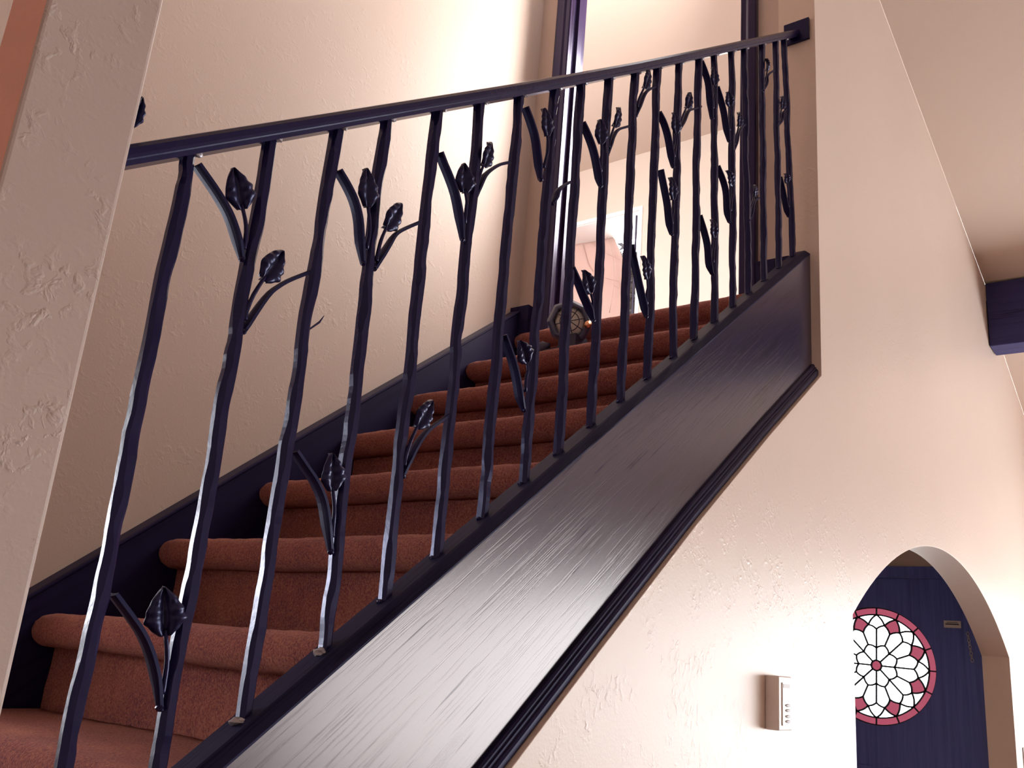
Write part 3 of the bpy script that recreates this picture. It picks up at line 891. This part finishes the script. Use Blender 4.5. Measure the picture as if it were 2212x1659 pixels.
lead([gp(0.995, dg(5 * k)) for k in range(73)], 0.008)
for k in range(8):
    a0, am, a1 = dg(45 * k), dg(45 * k + 22.5), dg(45 * k + 45)
    s1 = arc(R1, a0, R2, am, -0.10); s2 = arc(R2, am, R1, a1, -0.10)
    pane('inner_petal', [gp(HUB, a0)] + s1 + s2[1:] + [gp(HUB, a1), gp(HUB, am)], M['glass_pale'])
    lead(s1); lead(s2)
    lead([gp(HUB, a0), gp(RI + 0.02, a0)])
    lead([gp(R2, am), gp(RI - 0.015, am)])
for k in range(16):
    a0, a1 = dg(22.5 * k), dg(22.5 * k + 22.5); am = (a0 + a1) / 2
    even = k % 2 == 0
    ra, rb = (RI + 0.02, RI - 0.015) if even else (RI - 0.015, RI + 0.02)
    # outer petal between neighbouring ribs
    e1 = arc(ra, a0, RS, am, -0.09); e2 = arc(RS, am, rb, a1, -0.09)
    ia, ib = (R1, R2) if even else (R2, R1)
    bl = -0.10
    pane('outer_petal', [gp(ia, a0)] + e1 + e2[1:] + [gp(ib, a1)] + arc(ib, a1, ia, a0, 0.10)[1:-1], M['glass_pale'])
    lead(e1); lead(e2)
    # diamond on each rib
    ap = dg(22.5 * k - 11.25)
    d1 = arc(RS, ap, ra, a0, -0.09); d2 = arc(ra, a0, RS, am, -0.09); d3 = arc(RS, am, RO, a0, 0.09); d4 = arc(RO, a0, RS, ap, 0.09)
    pane('diamond_pane', d1[:-1] + d2[:-1] + d3[:-1] + d4[:-1], M['glass_pale'] if even else M['glass_red'])
    lead(d3); lead(d4)
    # lens between the diamonds and the rim
    g1 = arc(RS, am, RO, a0, 0.09); g2 = arc(RO, a1, RS, am, 0.09)
    rim = [gp(RO, a0 + (a1 - a0) * q / 8) for q in range(9)]
    pane('rim_lens', g1[:-1] + rim + g2[1:-1], M['glass_pale'])
    pane('border_pane', rim + [gp(0.995, a1 - (a1 - a0) * q / 8) for q in range(9)], M['glass_red'])
    lead([gp(RO, a0), gp(0.995, a0)], 0.0075)
mk('lead_came', *join(*came), M['lead'], rose)
ms = mk('mail_slot', *join(box_vf(-0.270, -0.185, YD + 0.004, YD + 0.0105, 0.522, 0.559)), M['brass'], door)
ms['label'] = 'dull metal knocker plate with a dark slot'
mk('slot_flap', *box_vf(-0.262, -0.195, YD + 0.0015, YD + 0.0045, 0.5375, 0.5435), M['lead'], ms)
mk('slot_flap', *box_vf(-0.256, -0.200, YD + 0.0025, YD + 0.0045, 0.548, 0.551), M['lead'], ms)
chain = empty('door_chain', (-0.14, YD - 0.016, 0.36), door)
for k in range(9):
    cz = 0.360 + 0.0165 * k; cx = -0.1365 - 0.0017 * k
    pts = []
    for q in range(13):
        an = 2 * math.pi * q / 12
        u, w_ = 0.0058 * math.cos(an), 0.0108 * math.sin(an)
        pts.append((cx + (u if k % 2 == 0 else u * 0.3), YD - 0.018 + (0 if k % 2 == 0 else u), cz + w_))
    mk('chain_link', *tube(pts, 0.0018, 6), M['brass'], chain)

# ================================================================== THINGS ON THE LIVING-ROOM WALL
ch = empty('wall_chime', (XW, 1.445, 0.068))
tag(ch, 'small ivory plastic control box on the wall below the stair moulding', 'control box')
bd = mk('body', *box_vf(XW, 0.098, 1.418, 1.500, 0.067, 0.186), M['plastic'], ch); bevel(bd, 0.003)
mk('cover', *box_vf(0.098, 0.1005, 1.436, 1.496, 0.078, 0.172), M['plastic'], ch)
for k, z in enumerate((0.087, 0.098, 0.111, 0.122)):
    V, F = lathe([(0.0, 0.0), (0.006, 0.0), (0.006, 0.0015), (0.004, 0.0025), (0.0, 0.0025)], (0.1005, 1.466, z), (1, 0, 0), 14)
    V = [(x, 1.466 + (y - 1.466) * 2.4, z_ + 0 * z) for (x, y, z_) in V]
    V = [(x, y, z + (z_ - z) * 0.55) for (x, y, z_) in V]
    mk('button', V, F, M['plastic_dark'], ch)
mk('indicator_strip', *box_vf(0.1005, 0.1012, 1.440, 1.480, 0.160, 0.169), M['plastic_dark'], ch)

sw = empty('light_switch', (XW, 4.80, -0.24))
tag(sw, 'grey wall switch plate at the right edge beside the arch', 'light switch')
bevel(mk('plate', *box_vf(XW, XW + 0.006, 4.738, 4.815, -0.20, -0.045), M['plastic_dark'], sw), 0.002)
mk('toggle', *box_vf(XW + 0.006, XW + 0.016, 4.77, 4.78, -0.14, -0.115), M['plastic'], sw)
